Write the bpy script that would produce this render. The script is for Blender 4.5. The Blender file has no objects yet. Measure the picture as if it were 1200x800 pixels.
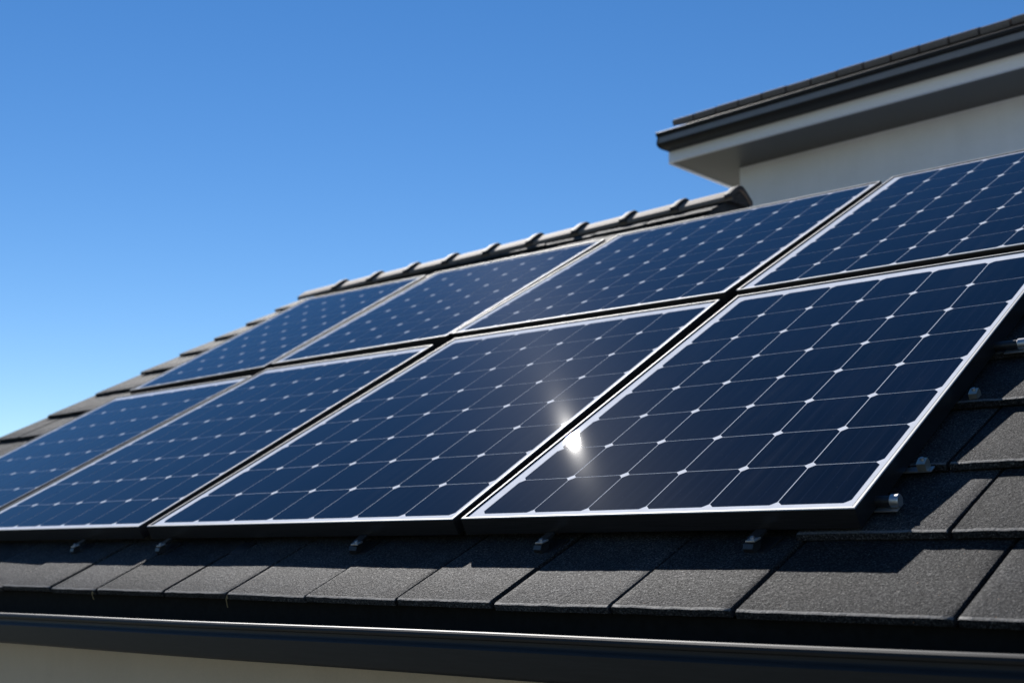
import bpy, bmesh, math, random
from mathutils import Vector, Matrix

random.seed(7)
sc = bpy.context.scene
C = sc.collection

# ------------------------------------------------------------------ roof frame (x along eave, y up the slope, z off the slope)
PITCH = math.asin(0.5026)
RM = Matrix.Rotation(PITCH, 3, 'X')


def W(x, y, z=0.0):
    return RM @ Vector((x, y, z))


# ------------------------------------------------------------------ camera
cam_d = bpy.data.cameras.new("camera")
cam = bpy.data.objects.new("camera", cam_d)
C.objects.link(cam)
R_rows = [[0.7285867, 0.592175, -0.3442241], [-0.1094249, -0.395467, -0.9119386], [-0.6761565, 0.702093, -0.2233333]]
cam_loc = W(2.1835, -1.9058, 1.0117)
cx, cy, cz = (RM @ Vector(r) for r in R_rows)
m3 = Matrix((cx, -cy, -cz)).transposed()
q = m3.to_quaternion()
cam.location = cam_loc
cam.rotation_mode = 'QUATERNION'
cam.rotation_quaternion = q
cam_d.sensor_width = 36.0
cam_d.lens = 36.0 * 1544.69 / 1200.0
cam_d.clip_start = 0.05
cam_d.clip_end = 5000.0
cam_d.dof.use_dof = True
cam_d.dof.focus_distance = 2.75
cam_d.dof.aperture_fstop = (cam_d.lens / 1000.0) / 0.0108
cam_d.dof.aperture_blades = 7
sc.camera = cam

# ------------------------------------------------------------------ sky and sun
SUN = W(-0.6487, 0.6974, 0.3045).normalized()
world = bpy.data.worlds.new("World")
sc.world = world
world.use_nodes = True
wn = world.node_tree
sky = wn.nodes.new("ShaderNodeTexSky")
sky.sky_type = 'NISHITA'
sky.sun_disc = False
sky.sun_elevation = math.asin(SUN.z)
sky.sun_rotation = math.atan2(SUN.x, SUN.y)
sky.altitude = 300
sky.air_density = 0.8
sky.dust_density = 0.0
sky.ozone_density = 1.0
bg = wn.nodes["Background"]
bg.inputs["Strength"].default_value = 0.067
hs = wn.nodes.new("ShaderNodeHueSaturation")
hs.inputs["Hue"].default_value = 0.5045
hs.inputs["Saturation"].default_value = 1.33
hs.inputs["Value"].default_value = 1.0
wn.links.new(sky.outputs[0], hs.inputs["Color"])
wn.links.new(hs.outputs[0], bg.inputs["Color"])

sun_d = bpy.data.lights.new("sun", 'SUN')
sun_d.energy = 5.0
sun_d.angle = math.radians(0.5)
sun_d.color = (1.0, 0.965, 0.92)
sun = bpy.data.objects.new("sun", sun_d)
C.objects.link(sun)
sun.rotation_euler = SUN.to_track_quat('Z', 'Y').to_euler()
sun.location = SUN * 30

sc.view_settings.view_transform = 'Standard'
sc.view_settings.look = 'None'
sc.view_settings.gamma = 1.0
sc.view_settings.use_curve_mapping = False
sc.view_settings.exposure = 0.7


# ------------------------------------------------------------------ materials
class Mat:
    def __init__(self, name):
        self.m = bpy.data.materials.new(name)
        self.m.use_nodes = True
        self.nt = self.m.node_tree
        self.b = self.nt.nodes["Principled BSDF"]

    def n(self, t, **kw):
        nd = self.nt.nodes.new(t)
        for k, v in kw.items():
            setattr(nd, k, v)
        return nd

    def link(self, a, b):
        self.nt.links.new(a, b)

    def set(self, **kw):
        for k, v in kw.items():
            self.b.inputs[k.replace('_', ' ')].default_value = v
        return self

    def obj_coord(self, scale=None):
        tc = self.n("ShaderNodeTexCoord")
        if scale is None:
            return tc.outputs["Object"]
        mp = self.n("ShaderNodeMapping")
        mp.inputs["Scale"].default_value = scale
        self.link(tc.outputs["Object"], mp.inputs["Vector"])
        return mp.outputs["Vector"]

    def noise(self, vec, scale, detail=4.0, rough=0.55):
        nd = self.n("ShaderNodeTexNoise")
        nd.inputs["Scale"].default_value = scale
        nd.inputs["Detail"].default_value = detail
        nd.inputs["Roughness"].default_value = rough
        self.link(vec, nd.inputs["Vector"])
        return nd.outputs["Fac"]

    def ramp(self, fac, stops):
        r = self.n("ShaderNodeValToRGB")
        els = r.color_ramp.elements
        while len(els) < len(stops):
            els.new(0.5)
        for e, (p, c) in zip(els, stops):
            e.position = p
            e.color = (c[0], c[1], c[2], 1) if not isinstance(c, (int, float)) else (c, c, c, 1)
        self.link(fac, r.inputs[0])
        return r.outputs["Color"]

    def mix(self, fac, a, b, mode='MIX'):
        mx = self.n("ShaderNodeMix", data_type='RGBA', blend_type=mode)
        for sock, v in ((mx.inputs[0], fac), (mx.inputs[6], a), (mx.inputs[7], b)):
            if hasattr(v, 'is_linked'):
                self.link(v, sock)
            elif isinstance(v, (int, float)):
                sock.default_value = v
            else:
                sock.default_value = (v[0], v[1], v[2], 1)
        return mx.outputs[2]

    def math(self, op, a, b=0.0, c=None):
        nd = self.n("ShaderNodeMath", operation=op)
        for i, v in enumerate((a, b) if c is None else (a, b, c)):
            if hasattr(v, 'is_linked'):
                self.link(v, nd.inputs[i])
            else:
                nd.inputs[i].default_value = v
        return nd.outputs[0]

    def color(self, sock):
        self.link(sock, self.b.inputs["Base Color"])

    def bump(self, h, strength, dist):
        b = self.n("ShaderNodeBump")
        b.inputs["Strength"].default_value = strength
        b.inputs["Distance"].default_value = dist
        self.link(h, b.inputs["Height"])
        self.link(b.outputs[0], self.b.inputs["Normal"])


def mat_tile():
    M = Mat("granular_concrete_tile")
    co = M.obj_coord()
    geo = M.n("ShaderNodeNewGeometry")
    isl = geo.outputs["Random Per Island"]
    tone = M.math('MULTIPLY_ADD', isl, 0.75, 0.72)
    grain = M.noise(co, 250, 4, 0.72)
    base = M.ramp(grain, [(0.34, (0.005, 0.0052, 0.0056)), (0.50, (0.026, 0.026, 0.0272)), (0.60, (0.060, 0.058, 0.057)), (0.69, (0.19, 0.184, 0.178))])
    patch = M.noise(co, 9, 5, 0.6)
    patch2 = M.ramp(patch, [(0.3, 0.72), (0.7, 1.25)])
    c = M.mix(1.0, base, patch2, 'MULTIPLY')
    comb = M.n("ShaderNodeCombineColor")
    for i in range(3):
        M.link(tone, comb.inputs[i])
    c = M.mix(1.0, c, comb.outputs[0], 'MULTIPLY')
    # pale and rusty grains
    v = M.n("ShaderNodeTexVoronoi")
    v.inputs["Scale"].default_value = 130
    M.link(co, v.inputs["Vector"])
    spot = M.ramp(v.outputs["Distance"], [(0.10, 1.0), (0.16, 0.0)])
    pick = M.n("ShaderNodeSeparateColor")
    M.link(v.outputs["Color"], pick.inputs[0])
    on = M.math('GREATER_THAN', pick.outputs[0], 0.93)
    f = M.math('MULTIPLY', on, spot)
    lich = M.mix(pick.outputs[1], (0.20, 0.17, 0.13), (0.24, 0.11, 0.045))
    c = M.mix(f, c, lich)
    M.color(c)
    M.set(Roughness=0.62, Specular_IOR_Level=0.09)
    rr = M.ramp(grain, [(0.35, 0.85), (0.7, 0.58)])
    M.link(rr, M.b.inputs["Roughness"])
    h = M.math('ADD', grain, M.math('MULTIPLY', M.noise(co, 95, 4, 0.6), 0.9))
    M.bump(h, 1.0, 0.0030)
    return M.m


def mat_ridge():
    M = Mat("ridge_cap_concrete")
    co = M.obj_coord()
    g = M.noise(co, 160, 4, 0.65)
    M.color(M.ramp(g, [(0.3, (0.13, 0.105, 0.088)), (0.7, (0.25, 0.205, 0.175))]))
    M.set(Roughness=0.75, Specular_IOR_Level=0.12)
    M.bump(g, 0.4, 0.002)
    return M.m


def simple(name, col, rough, metal=0.0, nscale=60, var=0.25, bump=0.0, dist=0.001, stretch=None, spec=0.5):
    M = Mat(name)
    co = M.obj_coord(stretch)
    g = M.noise(co, nscale, 5, 0.6)
    lo = tuple(x * (1 - var) for x in col)
    hi = tuple(x * (1 + var) for x in col)
    M.color(M.ramp(g, [(0.3, lo), (0.7, hi)]))
    M.set(Roughness=rough, Metallic=metal, Specular_IOR_Level=spec)
    if bump:
        M.bump(g, bump, dist)
    return M.m


def mat_render(name, col):
    M = Mat(name)
    co = M.obj_coord()
    g = M.noise(co, 220, 4, 0.7)
    p = M.noise(co, 2.5, 5, 0.6)
    c = M.ramp(p, [(0.3, tuple(x * 0.9 for x in col)), (0.7, tuple(x * 1.06 for x in col))])
    st = M.noise(M.obj_coord((9, 9, 0.7)), 1.0, 5, 0.65)
    c = M.mix(1.0, c, M.ramp(st, [(0.35, 0.95), (0.6, 1.0)]), 'MULTIPLY')
    M.color(M.mix(0.35, c, M.ramp(g, [(0.3, tuple(x * 0.8 for x in col)), (0.7, tuple(min(1, x * 1.1) for x in col))])))
    M.set(Roughness=0.9, Specular_IOR_Level=0.2)
    M.bump(g, 0.5, 0.002)
    return M.m


def glass_top(M, dust):
    """the front glass over whatever lies under it: a clear coat, thinly dusted"""
    M.set(Coat_Weight=1.0, Coat_Roughness=0.007, Coat_IOR=1.21)
    M.set(Specular_IOR_Level=0.0, Roughness=0.6)
    # a faint film of dust scatters a little light forward around the mirror direction
    out = M.nt.nodes["Material Output"]
    prev = M.b.outputs[0]
    for rough, w in ((0.11, 5.0e-5), (0.36, 3.0e-4)):
        gl = M.n("ShaderNodeBsdfGlossy")
        gl.inputs["Roughness"].default_value = rough
        gl.inputs["Color"].default_value = (1, 1, 1, 1)
        mx = M.n("ShaderNodeMixShader")
        mx.inputs[0].default_value = w
        M.link(prev, mx.inputs[1])
        M.link(gl.outputs[0], mx.inputs[2])
        prev = mx.outputs[0]
    M.link(prev, out.inputs["Surface"])


def mat_cell():
    M = Mat("silicon_cell_under_glass")
    uv = M.n("ShaderNodeUVMap", uv_map="UVMap")
    sep = M.n("ShaderNodeSeparateXYZ")
    M.link(uv.outputs[0], sep.inputs[0])
    u, v = sep.outputs[0], sep.outputs[1]
    # busbars: five fine tinned ribbons along the cell
    fr = M.math('FRACT', M.math('MULTIPLY', u, 5.0))
    d = M.math('ABSOLUTE', M.math('SUBTRACT', fr, 0.5))
    bus = M.math('LESS_THAN', d, 0.022)
    co = M.obj_coord()
    streak = M.noise(M.obj_coord((900, 14, 1)), 1.0, 2, 0.6)
    cloud = M.noise(co, 3.0, 3, 0.5)
    base = M.ramp(streak, [(0.3, (0.0010, 0.0017, 0.0050)), (0.7, (0.0022, 0.0036, 0.0095))])
    base = M.mix(1.0, base, M.ramp(cloud, [(0.3, 0.8), (0.7, 1.2)]), 'MULTIPLY')
    isl = M.n("ShaderNodeNewGeometry").outputs["Random Per Island"]
    tn = M.math('MULTIPLY_ADD', isl, 0.5, 0.75)
    cc = M.n("ShaderNodeCombineColor")
    for i in range(3):
        M.link(tn, cc.inputs[i])
    base = M.mix(1.0, base, cc.outputs[0], 'MULTIPLY')
    runs = M.noise(M.obj_coord((38, 2.2, 1)), 1.0, 5, 0.65)
    film = M.math('MULTIPLY', M.ramp(runs, [(0.42, 0.0), (0.75, 1.0)]), M.ramp(M.noise(co, 5.5, 4, 0.6), [(0.35, 0.15), (0.7, 1.0)]))
    base = M.mix(M.math('MULTIPLY', film, 0.03), base, (0.32, 0.31, 0.30))
    base = M.mix(M.math('MULTIPLY', bus, 0.55), base, (0.016, 0.022, 0.042))
    vo = M.n("ShaderNodeTexVoronoi")
    vo.inputs["Scale"].default_value = 120
    M.link(co, vo.inputs["Vector"])
    pk = M.n("ShaderNodeSeparateColor")
    M.link(vo.outputs["Color"], pk.inputs[0])
    speck = M.math('MULTIPLY', M.math('GREATER_THAN', pk.outputs[0], 0.86),
                   M.math('LESS_THAN', vo.outputs["Distance"], 0.085))
    base = M.mix(M.math('MULTIPLY', speck, 0.30), base, (0.30, 0.31, 0.34))
    M.color(base)
    glass_top(M, True)
    return M.m


def mat_backsheet():
    M = Mat("white_backsheet_under_glass")
    g = M.noise(M.obj_coord(), 40, 4)
    M.color(M.ramp(g, [(0.3, (0.78, 0.78, 0.79)), (0.7, (0.86, 0.86, 0.87))]))
    glass_top(M, False)
    return M.m


def mat_ground():
    M = Mat("paving_and_lawn")
    co = M.obj_coord()
    g = M.noise(co, 0.25, 6, 0.6)
    f = M.noise(co, 18, 5, 0.6)
    a = M.ramp(f, [(0.3, (0.14, 0.126, 0.108)), (0.7, (0.20, 0.18, 0.155))])
    b = M.ramp(f, [(0.3, (0.04, 0.07, 0.02)), (0.7, (0.09, 0.13, 0.045))])
    M.color(M.mix(M.ramp(g, [(0.50, 0.0), (0.56, 1.0)]), a, b))
    M.set(Roughness=0.9)
    return M.m


TILE = mat_tile()
RIDGE = mat_ridge()
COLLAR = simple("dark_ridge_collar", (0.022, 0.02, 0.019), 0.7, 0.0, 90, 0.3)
PALE_EDGE = simple("pale_tile_edge", (0.095, 0.09, 0.085), 0.75, 0.0, 170, 0.6, 0.6, 0.002)  # paler strip along each tile's front top edge
CELL = mat_cell()
BACK = mat_backsheet()
FR_SIDE = simple("black_anodised_shaded_side", (0.060, 0.060, 0.063), 0.30, 0.8, 3.0, 0.25, 0.05, 0.0004, (4, 300, 300))  # dark aluminium sides, with their shade also put into the colour
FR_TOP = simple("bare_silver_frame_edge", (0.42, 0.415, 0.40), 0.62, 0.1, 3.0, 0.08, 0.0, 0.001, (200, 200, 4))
SEAL_SHADE = simple("black_seal_and_shade", (0.010, 0.010, 0.010), 0.8, spec=0.1)  # panel seal; also blackens the lower fascia in place of gutter shade
GUTTER = simple("charcoal_coated_metal", (0.010, 0.0098, 0.010), 0.58, 0.0, 4.0, 0.3, 0.10, 0.001, (3, 60, 60), 0.32)
SKY_FACE = simple("sky_lit_gutter_face", (0.20, 0.195, 0.19), 0.42, 0.0, 4.0, 0.2, 0.06, 0.001, (3, 60, 60), 0.4)  # upper gutter's face: sky reflection put into a paler colour
FASCIA = simple("pale_painted_board", (0.82, 0.84, 0.88), 0.55, 0.0, 5.0, 0.05, 0.08, 0.001, (2, 60, 60))
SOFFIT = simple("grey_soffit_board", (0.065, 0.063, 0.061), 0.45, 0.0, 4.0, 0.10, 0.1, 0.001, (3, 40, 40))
WALL_UP = mat_render("off_white_render", (0.86, 0.865, 0.88))
WALL_LOW = mat_render("beige_render", (0.52, 0.45, 0.36))
ALU = simple("mill_aluminium", (0.45, 0.45, 0.45), 0.42, 0.85, 80, 0.08)
BOUNCE = simple("pale_bounce_sheet", (0.55, 0.56, 0.57), 0.6, 0.0, 6, 0.12)  # unseen sheet before the upper wall, coloured pale to bounce light upward
DARKMETAL = simple("dark_steel", (0.03, 0.03, 0.032), 0.42, 0.5, 80, 0.25)
NICKEL = simple("dull_zinc", (0.46, 0.43, 0.36), 0.38, 0.8, 90, 0.15)
STRAW = simple("dry_straw", (0.34, 0.24, 0.11), 0.8)
GROUND = mat_ground()


# ------------------------------------------------------------------ object helpers
def empty(name, loc, rot=None, label=None, cat=None, group=None):
    o = bpy.data.objects.new(name, None)
    o.empty_display_size = 0.2
    C.objects.link(o)
    o.location = loc
    if rot is not None:
        o.rotation_euler = rot
    if label:
        o["label"] = label
    if cat:
        o["category"] = cat
    if group:
        o["group"] = group
    return o


def link(name, me, mats, parent=None, smooth=False):
    for m in mats:
        me.materials.append(m)
    if smooth:
        me.polygons.foreach_set("use_smooth", [True] * len(me.polygons))
    o = bpy.data.objects.new(name, me)
    C.objects.link(o)
    if parent:
        o.parent = parent
    return o


def mesh(name, verts, faces, mats, parent=None, midx=None, off=None, smooth=False, fix=True):
    if off is not None:
        verts = [Vector(v) - off for v in verts]
    me = bpy.data.meshes.new(name)
    me.from_pydata([tuple(v) for v in verts], [], faces)
    if midx:
        me.polygons.foreach_set("material_index", midx)
    if fix:
        bm = bmesh.new()
        bm.from_mesh(me)
        bmesh.ops.recalc_face_normals(bm, faces=bm.faces)
        bm.to_mesh(me)
        bm.free()
    me.update()
    return link(name, me, mats, parent, smooth)


class MB:
    """collects boxes, prisms and sweeps; build() makes one mesh"""

    def __init__(self):
        self.v, self.f, self.mi = [], [], []

    def add(self, vs, fs, mi=0):
        n = len(self.v)
        self.v += [Vector(v) for v in vs]
        self.f += [[n + i for i in f] for f in fs]
        self.mi += [mi] * len(fs)

    def box(self, c, s, mat3=None, bev=0.0, mi=0):
        bm = bmesh.new()
        bmesh.ops.create_cube(bm, size=1.0)
        for v in bm.verts:
            v.co = Vector((v.co.x * s[0], v.co.y * s[1], v.co.z * s[2]))
        if bev:
            bmesh.ops.bevel(bm, geom=bm.edges[:], offset=bev, segments=2, affect='EDGES', profile=0.6)
        bm.verts.index_update()
        vs = []
        for v in bm.verts:
            p = v.co.copy()
            if mat3:
                p = mat3 @ p
            vs.append(p + Vector(c))
        self.add(vs, [[v.index for v in f.verts] for f in bm.faces], mi)
        bm.free()

    def cyl(self, p0, p1, r, n=20, mi=0, bev=0.0):
        p0, p1 = Vector(p0), Vector(p1)
        d = (p1 - p0)
        L = d.length
        d.normalize()
        a = d.orthogonal().normalized()
        b = d.cross(a)
        rings = [(0, r - bev), (bev, r), (L - bev, r), (L, r - bev)] if bev else [(0, r), (L, r)]
        vs, fs = [], []
        for (t, rr) in rings:
            for k in range(n):
                w = 2 * math.pi * k / n
                vs.append(p0 + d * t + (a * math.cos(w) + b * math.sin(w)) * rr)
        for i in range(len(rings) - 1):
            for k in range(n):
                k2 = (k + 1) % n
                fs.append([i * n + k, i * n + k2, (i + 1) * n + k2, (i + 1) * n + k])
        fs.append(list(range(n))[::-1])
        fs.append([(len(rings) - 1) * n + k for k in range(n)])
        self.add(vs, fs, mi)

    def sweep(self, prof, stations, mi=0, cap=True):
        """closed profile [(a,b)], stations = functions giving the 3-D point of (a,b)"""
        n = len(prof)
        vs, fs = [], []
        for st in stations:
            vs += [st(a, b) for a, b in prof]
        for i in range(len(stations) - 1):
            for k in range(n):
                k2 = (k + 1) % n
                fs.append([i * n + k, i * n + k2, (i + 1) * n + k2, (i + 1) * n + k])
        if cap:
            fs.append(list(range(n)))
            fs.append([(len(stations) - 1) * n + k for k in range(n)][::-1])
        self.add(vs, fs, mi)

    def build(self, name, mats, parent=None, off=None, smooth=False):
        return mesh(name, self.v, self.f, mats, parent, self.mi, off, smooth)


def smooth_angle(o, deg=35):
    me = o.data
    me.polygons.foreach_set("use_smooth", [True] * len(me.polygons))
    bm = bmesh.new()
    bm.from_mesh(me)
    lim = math.radians(deg)
    for e in bm.edges:
        if len(e.link_faces) == 2:
            e.smooth = e.calc_face_angle(0) < lim
    bm.to_mesh(me)
    bm.free()
    return o


# ------------------------------------------------------------------ ground
GZ = -3.4
g = mesh("ground", [(-3000, -3000, GZ), (3000, -3000, GZ), (3000, 3000, GZ), (-3000, 3000, GZ)], [[0, 1, 2, 3]], [GROUND])
g["kind"] = "structure"
g["label"] = "paved and grassy ground below the house"

# ------------------------------------------------------------------ the house
HL = Vector((-0.5, 2.0, GZ))
house = empty("house", HL, None, "house with a dark flat tiled roof, charcoal gutters and pale rendered walls", "house")
LIP = -0.046          # top of every tile's front edge
TH = 0.0165           # tile thickness
COURSES = [-0.275, -0.006, 0.257, 0.542, 0.803, 1.070, 1.342, 1.604, 1.862, 2.090, 2.300, 2.500, 2.690, 2.870]
JOINT = {0: 1.278, 1: 1.166, 2: 1.064, 3: 1.200}
SPECIAL = {0: [1.278, 0.877, 0.605, 0.301, 0.012, -0.305, -0.617, -0.907, -1.250, -1.507]}
XR = 3.6


def verge(y):
    return -4.30 + 0.27 * (y - 1.342)


XE = -1.00            # the ridge stops here; to the right an unseen flat sheet, pale to bounce light, runs back to the upper storey


def apex(x):
    return 2.900 + 0.058 * (x + 3.9)


roof = MB()


def tile(x0, x1, y0, L, drop, lift=0.0, yaw=0.0, skew=0.0, roll=0.0):
    nx = max(6, int((x1 - x0) / 0.022))
    xs = [x0, x0 + 0.0018] + [x0 + (x1 - x0) * k / nx for k in range(1, nx)] + [x1 - 0.0018, x1]
    prof = [(L, -TH), (0.0016, -TH), (0.0, -TH + 0.0016), (0.0, -0.0042), (0.0008, -0.0020), (0.0068, 0.0), (L * 0.33, 0), (L * 0.66, 0), (L, 0)]
    n = len(prof)
    vs, fs = [], []
    ph = random.random() * 50
    for i, x in enumerate(xs):
        e = i in (0, len(xs) - 1)
        jit = random.gauss(0, 0.00055)
        jz = random.gauss(0, 0.00035)
        chip = 0.0
        if random.random() < 0.05:
            chip = random.uniform(0.0008, 0.0028)
        for k, (py, pz) in enumerate(prof):
            y = py
            z = pz
            if 1 <= k <= 5:
                y += jit + (chip if k >= 3 else 0)
                if k >= 3:
                    z += jz - chip * 0.5
            if e and k >= 3:
                z -= 0.0016
            if 6 <= k:
                z += random.gauss(0, 0.00025)
            yy = y0 + y + (x - x0) * yaw
            vs.append((x + (y * skew), yy, LIP + lift + z - drop * y + roll * (x - 0.5 * (x0 + x1))))
    for i in range(len(xs) - 1):
        for k in range(n):
            k2 = (k + 1) % n
            fs.append([i * n + k, i * n + k2, (i + 1) * n + k2, (i + 1) * n + k])
    fs.append(list(range(n)))
    fs.append([(len(xs) - 1) * n + k for k in range(n)][::-1])
    return vs, fs


for ci, y0 in enumerate(COURSES):
    pitch_y = (COURSES[ci + 1] - y0) if ci + 1 < len(COURSES) else 0.27
    drop = (TH + 0.0030) / pitch_y
    if ci in SPECIAL:
        js = list(SPECIAL[ci])
    else:
        js = [JOINT.get(ci, 1.166 - (0.10 if ci % 2 else 0.0) + random.uniform(-0.02, 0.02))]
    x = max(js)
    while x < XR:
        x += 0.31
        js.append(x)
    x = min(js)
    xl = verge(y0)
    while x - 0.305 > xl + 0.10:
        x -= 0.305
        js.append(x)
    js.append(xl)
    if y0 > 2.25:
        js = [j for j in js if abs(j - XE) > 0.09] + [XE]
    js.sort()
    L = pitch_y + 0.07
    for a, b in zip(js[:-1], js[1:]):
        top = (apex(0.5 * (a + b)) - 0.012) if 0.5 * (a + b) < XE else 2.60
        LL = min(L, top - y0)
        if LL < 0.03:
            continue
        gap = random.uniform(0.0038, 0.0054)
        vs, fs = tile(a + gap, b - gap, y0 + (0.040 if ci == 1 and b < 0.9 else 0.0) + random.gauss(0, 0.0012), LL, drop, random.uniform(-0.0012, 0.0022), random.gauss(0, 0.003), random.gauss(0, 0.004), random.gauss(0, 0.006))
        roof.add([W(*v) for v in vs], fs)
        m0 = len(roof.mi) - len(fs)
        for t_ in range(len(fs) - 2):
            if t_ % 9 == 4:
                roof.mi[m0 + t_] = 2
    # the lone bit of underlay that closes the verge end of this course
# roof deck below the tiles, and the far slope
zb = LIP - 0.045


def deck_pt(x, y, z):
    return W(x, y, z)


TANP = math.tan(PITCH)
A = [W(verge(-0.2) + 0.03, -0.2, zb), W(XE, -0.2, zb), W(XE, apex(XE), zb), W(verge(2.9) + 0.03, apex(-3.9), zb)]
roof.add(A, [[0, 1, 2, 3]], 1)
B = [W(XE, -0.2, zb), W(XR, -0.2, zb), W(XR, 2.61, zb + 0.02), W(XE, 2.61, zb + 0.02)]
roof.add(B, [[0, 1, 2, 3]], 1)
zf = B[2].z + 0.006
roof.add([(XE, B[2].y, zf), (XR, B[2].y, zf), (XR, 4.6, zf + 0.02), (XE, 4.6, zf + 0.02)], [[0, 1, 2, 3]], 3)
top_b = [Vector((P.x, P.y + 0.012, P.z + 0.05)) for P in (A[3], A[2])]
low_b = [Vector((P.x, P.y + 2.6, P.z - 2.6 * TANP)) for P in top_b]
roof.add([top_b[0], top_b[1], low_b[1], low_b[0]], [[0, 1, 2, 3]], 0)
# upstand that closes the end of the ridge
roof.add([W(XE, 2.55, LIP - 0.01), W(XE, apex(XE), LIP - 0.005), Vector((XE, low_b[1].y, low_b[1].z)), Vector((XE, low_b[1].y, zf - 1.0)), Vector((XE, W(XE, 2.55, 0).y, zf - 1.0))], [[0, 1, 2, 3, 4]], 1)
roof_o = roof.build("roof", [TILE, DARKMETAL, PALE_EDGE, BOUNCE], house, HL)
smooth_angle(roof_o, 40)

# ridge caps: tapered half rounds, each lapping over the next on its right
def cap_prof(off, n=16):
    """rounded saddle that sits over the two slopes, with a short turned-down edge"""
    a, rho, top, t = 0.084 + off * 0.6, 0.022, 0.034 + off * 0.9, 0.80
    pts = []
    for k in range(n + 1):
        if k in (0, n):
            y = -a if k == 0 else a
            z = top - (math.sqrt((a * t) ** 2 + rho ** 2) - rho) - 0.016
        else:
            y = -a + 2 * a * (k - 1) / (n - 2)
            z = top - (math.sqrt((y * t) ** 2 + rho ** 2) - rho)
        pts.append((y, z))
    return pts


def cap_mesh():
    mb = MB()
    n = 16
    L = 0.335
    st = []

    def ring(x, r, t=0.0):
        return x, r
    rings = [(0.0, 0.060, 0.060), (0.0, 0.066, 0.066), (L * 0.88, 0.071, 0.071), (L * 0.885, 0.084, 0.084), (L - 0.004, 0.087, 0.087), (L, 0.084, 0.084), (L, 0.062, 0.062)]
    vs, fs = [], []
    for (x, r, _) in rings:
        vs += [(x, y, z) for y, z in cap_prof(r - 0.071, n)]
    m = n + 1
    for i in range(len(rings) - 1):
        for k in range(n):
            fs.append([i * m + k, i * m + k + 1, (i + 1) * m + k + 1, (i + 1) * m + k])
    i = len(rings) - 1
    for k in range(n):
        fs.append([i * m + k, i * m + k + 1, k + 1, k])
    me = bpy.data.meshes.new("ridge_cap")
    me.from_pydata(vs, [], fs)
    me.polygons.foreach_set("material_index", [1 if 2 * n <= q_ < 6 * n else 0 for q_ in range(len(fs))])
    bm = bmesh.new()
    bm.from_mesh(me)
    bmesh.ops.recalc_face_normals(bm, faces=bm.faces)
    bm.to_mesh(me)
    bm.free()
    return me


CAPME = cap_mesh()
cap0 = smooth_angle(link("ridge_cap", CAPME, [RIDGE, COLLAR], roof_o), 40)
cx0 = -3.86
k = 0
while cx0 + 0.285 * k < -1.27:
    x = cx0 + 0.285 * k
    o = cap0 if k == 0 else cap0.copy()
    if k:
        C.objects.link(o)
        o.parent = roof_o
    p0 = W(x, apex(x), -0.052)
    p1 = W(x + 0.3, apex(x + 0.3), -0.052)
    d = (p1 - p0).normalized()
    o.location = p0 - HL + Vector((0, 0, -0.006))
    o.rotation_mode = 'QUATERNION'
    o.rotation_quaternion = d.to_track_quat('X', 'Z')
    k += 1

# mortar that closes the last cap's open end
mo = MB()
px_ = cx0 + 0.285 * (k - 1) + 0.318
fan = cap_prof(-0.012)
pe = W(px_, apex(px_), -0.052) + Vector((0, 0, -0.006))
mo.sweep(fan, [lambda a, b: pe + Vector((0.004, a, b)), lambda a, b: pe + Vector((-0.03, a, b))])
mo.build("mortar", [TILE], roof_o, HL)

# lower walls, in one ring with the gable
WY0, WY1 = 0.08, 5.0
zr0 = 0.08 / math.cos(PITCH) * math.sin(PITCH) - 0.19
wl = -3.95
ridge_y = W(0, apex(-3.9), zb).y
ridge_z = W(0, apex(-3.9), zb).z - 0.03


def roof_under(y):
    return (ridge_z - abs(y - ridge_y) * math.tan(PITCH)) - 0.02


wall = MB()
ys = [WY0, ridge_y, WY1]
vs = []
for xx in (wl, XR - 0.1):
    vs += [(xx, WY0, GZ), (xx, WY0, roof_under(WY0)), (xx, ridge_y, roof_under(ridge_y)), (xx, WY1, roof_under(WY1)), (xx, WY1, GZ)]
wall.add(vs, [[0, 1, 2, 3, 4], [9, 8, 7, 6, 5], [0, 5, 6, 1], [4, 3, 8, 9], [1, 6, 7, 2], [2, 7, 8, 3]])
wall.build("wall", [WALL_LOW], house, HL)

# fascia behind the gutter
fa = MB()
ya = -0.165
fa.box(((-4.75 + XR) / 2, ya, -0.235), (XR + 4.75, 0.02, 0.085))
fa.box(((-4.75 + XR) / 2, (ya + WY0) / 2, -0.272), (XR + 4.75, WY0 - ya, 0.008))
fa.build("fascia", [SEAL_SHADE], house, HL)  # near-black colour stands in for the deep shade inside the gutter

# main gutter: lip bead, stepped face, flat bottom; falls gently to the left
G_Y = -0.292


def gut_z(x):
    return -0.2365 + 0.0105 * x


OUT = [(0.017, -0.005), (0.016, -0.001), (0.013, 0.0012), (0.008, 0.0015), (0.003, 0.0), (-0.0005, -0.0035), (-0.002, -0.008), (-0.0005, -0.0125), (0.003, -0.0148),
       (0.0035, -0.020), (0.003, -0.0225), (0.0005, -0.0260), (-0.0025, -0.0285), (-0.0045, -0.0325), (-0.0005, -0.072), (0.0015, -0.0805), (0.006, -0.0850), (0.013, -0.0865), (0.100, -0.0865)]
IN = [(0.100, -0.0850), (0.013, -0.0850), (0.0075, -0.0830), (0.0030, -0.0795), (0.0012, -0.071), (-0.0028, -0.033), (0.002, -0.027), (0.005, -0.022), (0.0055, -0.0135), (0.015, -0.008)]
gp = OUT + IN
gut = MB()
gx = [-4.78 + (XR + 0.2 + 4.78) * i / 40 for i in range(41)]
gut.sweep(gp, [(lambda a, b, x=x: Vector((x, G_Y + a + 0.0012 * math.sin(x * 2.1), gut_z(x) + b + 0.0008 * math.sin(x * 3.7 + 1)))) for x in gx])
smooth_angle(gut.build("gutter", [GUTTER], house, HL), 26)

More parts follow.
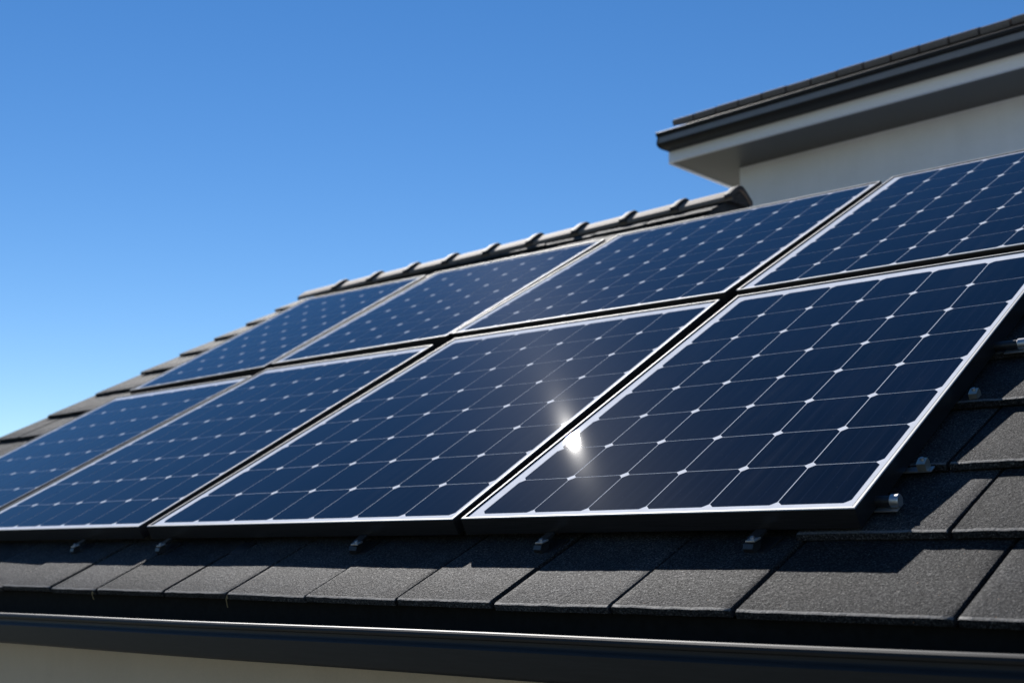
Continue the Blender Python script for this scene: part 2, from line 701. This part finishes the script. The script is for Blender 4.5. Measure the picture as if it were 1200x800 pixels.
# ------------------------------------------------------------------ upper storey of the house
YAW = math.radians(-2.98)
V = Vector((math.cos(YAW), math.sin(YAW), 0))
N = Vector((-math.sin(YAW), math.cos(YAW), 0))      # into the house
W0 = Vector((-0.8205, 2.4519, 0))
ZS = 1.5395


KU = 1.4              # the upper storey stands well behind the ridge of the lower roof


def U(a, n, z):
    p = W0 + V * a + N * n + Vector((0, 0, z))
    return cam_loc + (p - cam_loc) * KU


AF = -0.1483          # where the fascia ends on the left
OH = 0.2707           # soffit depth
LEN = 4.2
uw = MB()
ZB = -2.35
uw.add([U(0, 0, ZB), U(LEN - 0.3, 0, ZB), U(LEN - 0.3, 2.6, ZB), U(0, 2.6, ZB), U(0, 0, ZS + 0.01), U(LEN - 0.3, 0, ZS + 0.01), U(LEN - 0.3, 2.6, ZS + 0.01), U(0, 2.6, ZS + 0.01)],
       [[0, 1, 5, 4], [1, 2, 6, 5], [2, 3, 7, 6], [3, 0, 4, 7], [4, 5, 6, 7]])
upper = uw.build("upper_storey", [WALL_UP], house, HL)
# soffit: skewed left end as photographed
so = MB()
SK = -0.10            # leftward run of the left edge per metre of depth
back = 2.9
q4 = [(AF, -OH + 0.0), (LEN, -OH), (LEN, back), (AF + SK * (back + OH), back)]
lo = [U(a, n, ZS) for a, n in q4]
hi = [U(a, n, ZS + 0.014) for a, n in q4]
so.add(lo + hi, [[0, 1, 2, 3], [4, 5, 6, 7], [0, 1, 5, 4], [1, 2, 6, 5], [2, 3, 7, 6], [3, 0, 4, 7]])
so.build("soffit", [SOFFIT], upper, HL)
fb = MB()
T = 0.016
ring_o = [(AF - 0.002, -OH - 0.002), (LEN + 0.002, -OH - 0.002)]
fb.add([U(AF - 0.002, -OH - T, ZS - 0.004), U(LEN, -OH - T, ZS - 0.004), U(LEN, -OH - 0.001, ZS - 0.004), U(AF - 0.002, -OH - 0.001, ZS - 0.004),
        U(AF - 0.002, -OH - T, ZS + 0.085), U(LEN, -OH - T, ZS + 0.085), U(LEN, -OH - 0.001, ZS + 0.085), U(AF - 0.002, -OH - 0.001, ZS + 0.085)],
       [[0, 1, 2, 3], [4, 5, 6, 7], [0, 1, 5, 4], [1, 2, 6, 5], [2, 3, 7, 6], [3, 0, 4, 7]])
def LE(n, d=0.0):
    return AF + SK * (n + OH) - d
fb.add([U(LE(-OH, 0.002), -OH, ZS - 0.004), U(LE(back, 0.002), back, ZS - 0.004), U(LE(back, T), back, ZS - 0.004), U(LE(-OH, T), -OH, ZS - 0.004),
        U(LE(-OH, 0.002), -OH, ZS + 0.085), U(LE(back, 0.002), back, ZS + 0.085), U(LE(back, T), back, ZS + 0.085), U(LE(-OH, T), -OH, ZS + 0.085)],
       [[0, 1, 2, 3], [4, 5, 6, 7], [0, 1, 5, 4], [1, 2, 6, 5], [2, 3, 7, 6], [3, 0, 4, 7]])
fb.build("fascia", [FASCIA], upper, HL)
# its gutter: box profile with a rolled lip, end stop on the left
ug = MB()
GO = -OH - 0.100
UGP = [(0.082, 0.072), (0.082, 0.006), (0.078, 0.0), (0.030, 0.0), (0.012, 0.003), (0.001, 0.010), (-0.004, 0.017), (-0.0045, 0.020), (0.003, 0.052), (0.003, 0.056), (-0.004, 0.059), (-0.007, 0.064), (-0.0075, 0.072), (-0.004, 0.078), (0.002, 0.080), (0.008, 0.077),
       (0.010, 0.071), (0.006, 0.062), (0.0065, 0.054), (0.000, 0.021), (0.004, 0.013), (0.014, 0.006), (0.031, 0.003), (0.075, 0.003), (0.079, 0.008), (0.079, 0.072)]
UZ = ZS + 0.040


def ust(a):
    return lambda p, z: U(a, GO + p, UZ + z * 0.82)


ug.sweep(UGP, [ust(AF + 0.012 + (LEN - AF) * i / 12) for i in range(13)])
END = [(0.081, 0.073), (0.0825, 0.004), (0.078, -0.002), (0.030, -0.002), (0.011, 0.001), (-0.001, 0.009), (-0.006, 0.017), (-0.006, 0.021), (0.001, 0.053), (-0.006, 0.058), (-0.009, 0.064), (-0.0095, 0.072), (-0.005, 0.080), (0.003, 0.082), (0.012, 0.079)]
ug.sweep(END, [ust(AF + 0.006), ust(AF + 0.0115)])
nf = len(UGP)
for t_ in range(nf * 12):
    ug.mi[t_] = 0 if t_ % nf == 7 else 1  # only the face takes the paler colour that paints in sky light
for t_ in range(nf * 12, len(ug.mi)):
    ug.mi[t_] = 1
smooth_angle(ug.build("gutter", [SKY_FACE, GUTTER], upper, HL), 45)
# its roof: eaves course of small flat tiles and two slopes behind
ur = MB()
PT = math.radians(19)
ZE = ZS + 0.158
EN = -OH - 0.062
tw = 0.1125
a = AF + 0.055
while a < LEN:
    w = tw - 0.009
    z0 = ZE + random.uniform(-0.0015, 0.0015)
    prof = [(0, -0.026), (0, -0.014), (0.002, -0.006), (0.007, -0.0016), (0.014, 0), (0.30, 0), (0.30, -0.026)]
    def stt(aa):
        return lambda p, z: U(aa, EN + p * math.cos(PT) - z * math.sin(PT), z0 + p * math.sin(PT) + z * math.cos(PT))
    ur.sweep(prof, [stt(a), stt(a + w)])
    a += tw
e0, e1 = AF + 0.03, LEN
run = 1.55
r0 = ZE - 0.034
ur.add([U(e0, EN + 0.01, r0), U(e1, EN + 0.01, r0), U(e1, EN + run, r0 + run * math.tan(PT)), U(e0 + SK, EN + run, r0 + run * math.tan(PT)), U(e1, EN + 2 * run, r0), U(e0 + 2 * SK, EN + 2 * run, r0)],
       [[0, 1, 2, 3], [3, 2, 4, 5], [0, 3, 5], [1, 4, 2]])
ur.build("roof", [RIDGE], upper, HL)


# ------------------------------------------------------------------ solar panels
def lerp(a, b, t):
    return a + (b - a) * t


DEPTH = 0.042


def panel(quad, nx, ny, margins, label, zoff=0.0):
    """quad: bl, br, tr, tl in the roof frame"""
    bl, br, tr, tl = (Vector((p[0], p[1])) for p in quad)
    ctr = (bl + br + tr + tl) / 4
    base = W(ctr.x, ctr.y, -DEPTH + zoff)
    root = empty("solar_panel", base, (PITCH, 0, 0), label, "solar panel", "solar panels on the main roof")
    wx = ((br - bl).length + (tr - tl).length) / 2
    wy = ((tl - bl).length + (tr - br).length) / 2

    def P(u, v, z):
        p = lerp(lerp(bl, br, u), lerp(tl, tr, u), v) - ctr
        return Vector((p.x, p.y, z + DEPTH))

    rings = [(0.026, -DEPTH), (0.001, -DEPTH), (0.0, -DEPTH + 0.001), (0.0, -0.0016), (0.0005, -0.0005), (0.0016, 0.0), (0.0068, 0.0), (0.0073, -0.0006), (0.0075, -0.0022), (0.0108, -0.0024), (0.0108, -0.006), (0.026, -0.030)]
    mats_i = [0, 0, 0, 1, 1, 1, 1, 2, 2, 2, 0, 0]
    vs, fs, mi = [], [], []
    for (o, z) in rings:
        du, dv = o / wx, o / wy
        for (u, v) in ((du, dv), (1 - du, dv), (1 - du, 1 - dv), (du, 1 - dv)):
            vs.append(P(u, v, z))
    nr = len(rings)
    for i in range(nr):
        j = (i + 1) % nr
        for k in range(4):
            k2 = (k + 1) % 4
            fs.append([i * 4 + k, i * 4 + k2, j * 4 + k2, j * 4 + k])
            mi.append(mats_i[i])
    mesh("frame", vs, fs, [FR_SIDE, FR_TOP, SEAL_SHADE], root, mi)
    # laminate: white backsheet with chamfered cells under the glass
    o = 0.0102
    du, dv = o / wx, o / wy
    cv = [P(du, dv, -0.0034), P(1 - du, dv, -0.0034), P(1 - du, 1 - dv, -0.0034), P(du, 1 - dv, -0.0034)]
    cf = [[0, 1, 2, 3]]
    cu = [[(0, 0), (1, 0), (1, 1), (0, 1)]]
    cm = [0]
    ml, mr, mb, mt = margins
    u0, u1, v0, v1 = ml / wx, 1 - mr / wx, mb / wy, 1 - mt / wy
    pu, pv = (u1 - u0) / nx, (v1 - v0) / ny
    gx_, gy_ = 0.0013 / wx, 0.0011 / wy
    chx, chy = 0.0116 / wx, 0.0116 / wy
    for i in range(nx):
        for j in range(ny):
            a0, a1 = u0 + pu * i + gx_, u0 + pu * (i + 1) - gx_
            b0, b1 = v0 + pv * j + gy_, v0 + pv * (j + 1) - gy_
            pts = [(a0 + chx, b0), (a1 - chx, b0), (a1, b0 + chy), (a1, b1 - chy), (a1 - chx, b1), (a0 + chx, b1), (a0, b1 - chy), (a0, b0 + chy)]
            n = len(cv)
            cv += [P(u, v, -0.0031) for u, v in pts]
            cf.append(list(range(n, n + 8)))
            cu.append([((u - a0) / (a1 - a0), (v - b0) / (b1 - b0)) for u, v in pts])
            cm.append(1)
    me = bpy.data.meshes.new("laminate")
    me.from_pydata([tuple(v) for v in cv], [], cf)
    me.polygons.foreach_set("material_index", cm)
    uvl = me.uv_layers.new(name="UVMap")
    flat = []
    for f in cu:
        for t in f:
            flat += [t[0], t[1]]
    uvl.data.foreach_set("uv", flat)
    me.update()
    link("glass_face", me, [BACK, CELL], root)
    return root


MB_ = (0.041, 0.022, 0.026, 0.048)
MT_ = (0.043, 0.026, 0.020, 0.026)
panel([(-0.007, 0.0), (1.000, 0.0), (0.955, 1.398), (-0.030, 1.396)], 6, 8, MB_,
      "dark blue solar panel at the lower right end of the array beside bare tiles")
panel([(-1.354, 0.004), (-0.032, -0.002), (-0.088, 1.386), (-1.289, 1.420)], 7, 8, MB_,
      "dark blue lower row solar panel just left of the sun glint")
panel([(-2.615, 0.006), (-1.400, 0.004), (-1.373, 1.384), (-2.439, 1.408)], 7, 8, MB_,
      "blue lower row solar panel two places left of the sun glint")
panel([(-3.727, 0.010), (-2.662, 0.008), (-2.468, 1.348), (-3.555, 1.340)], 6, 8, MB_,
      "leftmost lower row solar panel, cut off by the left picture edge")
panel([(-3.514, 1.387), (-2.475, 1.424), (-2.477, 2.524), (-3.446, 2.558)], 6, 8, MT_,
      "small looking upper row solar panel at the left verge, palest blue", 0.008)
panel([(-2.452, 1.448), (-1.355, 1.445), (-1.321, 2.497), (-2.412, 2.533)], 6, 8, MT_,
      "blue upper row solar panel second from the left verge, below the ridge caps", 0.008)
panel([(-1.345, 1.462), (-0.091, 1.426), (-0.026, 2.505), (-1.264, 2.522)], 7, 8, MT_,
      "blue upper row solar panel reaching under the corner of the upper wall", 0.008)
panel([(-0.050, 1.427), (0.960, 1.427), (1.030, 2.520), (0.009, 2.532)], 6, 8, MT_,
      "dark upper row solar panel at the right, in front of the upper wall", 0.008)


# ------------------------------------------------------------------ rails, clamps and hooks
def rail(y, label):
    root = empty("mounting_rail", W(-1.3, y, -0.032), (PITCH, 0, 0), label, "mounting rail", "mounting rails under the lower row")
    mb = MB()
    h = 0.0105
    mb.cyl((-2.35, 0, 0), (2.325, 0, 0), h, 18)
    mb.build("rail", [DARKMETAL], root)
    cp = MB()
    cp.cyl((2.326, 0, 0), (2.344, 0, 0), 0.0125, 28, bev=0.0016)
    cp.box((2.318, -0.002, -0.0125), (0.046, 0.030, 0.0025), None, 0.0006)
    o = cp.build("end_cap", [ALU], root)
    smooth_angle(o, 35)


def clamp(x, y, label):
    root = empty("end_clamp", W(x, y, -0.052), (PITCH, 0, 0), label, "clamp", "end clamps beside the right panel")
    mb = MB()
    mb.box((-0.012, 0, 0.002), (0.060, 0.020, 0.003), None, 0.0007)
    mb.build("foot", [ALU], root)
    mb = MB()
    # block with a sloping top, like a wedge clamp
    pr = [(-0.011, 0.0035), (0.011, 0.0035), (0.011, 0.016), (0.007, 0.024), (-0.006, 0.021), (-0.011, 0.019)]
    mb.sweep(pr, [lambda a, b: Vector((-0.008, a, b)), lambda a, b: Vector((0.010, a, b))])
    mb.build("block", [NICKEL], root)
    bt = MB()
    bt.cyl((0.001, 0.001, 0.019), (0.001, 0.001, 0.027), 0.0042, 6)
    bt.build("bolt", [ALU], root)


rail(0.084, "lower mounting rail ending in a round silver cap beside the panel's bottom corner")
rail(0.806, "higher mounting rail ending in a silver cap at the right picture edge")
clamp(1.022, 0.243, "small zinc wedge clamp beside the panel, the nearer of the two")
clamp(1.010, 0.562, "small zinc wedge clamp beside the panel, the farther of the two")


def hook_parts(root):
    mb = MB()
    mb.box((0.006, 0.012, 0.002), (0.052, 0.060, 0.004), None, 0.0008)
    a = mb.build("base_plate", [DARKMETAL], root)
    mb = MB()
    pr = [(-0.022, 0.0045), (-0.004, 0.0045), (0.002, 0.010), (0.004, 0.020), (0.030, 0.022), (0.030, 0.027), (0.001, 0.026), (-0.006, 0.022), (-0.016, 0.021), (-0.023, 0.014)]
    mb.sweep(pr, [lambda p, q: Vector((-0.015, p, q)), lambda p, q: Vector((0.011, p, q))])
    b = mb.build("arm", [DARKMETAL], root)
    mb = MB()
    mb.box((0.004, -0.006, 0.0245), (0.024, 0.020, 0.004), Matrix.Rotation(math.radians(-8), 3, 'X'), 0.001)
    mb.cyl((0.004, -0.006, 0.024), (0.004, -0.006, 0.031), 0.0045, 6)
    c = mb.build("clip", [ALU], root)
    return [a, b, c]


HOOKS = [(-1.744, "small roof hook under the panel edge nearest the left picture edge"),
         (-1.246, "roof hook under the gap between the two left front panels"),
         (-0.881, "bare roof hook plate lying in shade just right of the left gap"),
         (-0.366, "roof hook below the middle of the panel left of the glint"),
         (0.256, "roof hook in shade below the panel edge under the sun glint"),
         (0.792, "roof hook below the right part of the lower right panel")]
proto = None
for i, (hx, lab) in enumerate(HOOKS):
    root = empty("roof_hook", W(hx, -0.032, -0.0655), (PITCH, 0, random.uniform(-0.2, 0.2)), lab, "roof hook", "roof hooks below the front panel edges")
    if proto is None:
        proto = hook_parts(root)
    else:
        for p in (proto[:1] if i == 2 else proto):
            c = p.copy()
            C.objects.link(c)
            c.parent = root

# bits of dry straw caught under two tile edges
for (sx, dx, dz, lab) in ((-1.27, 0.006, 0.016, "wisp of dry straw under a tile edge near the left end of the gutter"),
                          (-0.617, -0.004, 0.022, "thin straw stalk hanging from the joint between two eaves tiles")):
    mb = MB()
    pts = [W(sx, -0.272, LIP - 0.004), W(sx + dx * 0.3, -0.280, LIP - 0.012), W(sx + dx, -0.284, LIP - 0.012 - dz)]
    for a_, b_ in zip(pts[:-1], pts[1:]):
        mb.cyl(a_, b_, 0.0011, 6)
    mb.cyl(pts[0], pts[1] + Vector((0.006, 0, 0)), 0.0008, 6)
    o = mb.build("straw", [STRAW])
    o["label"] = lab
    o["category"] = "straw"
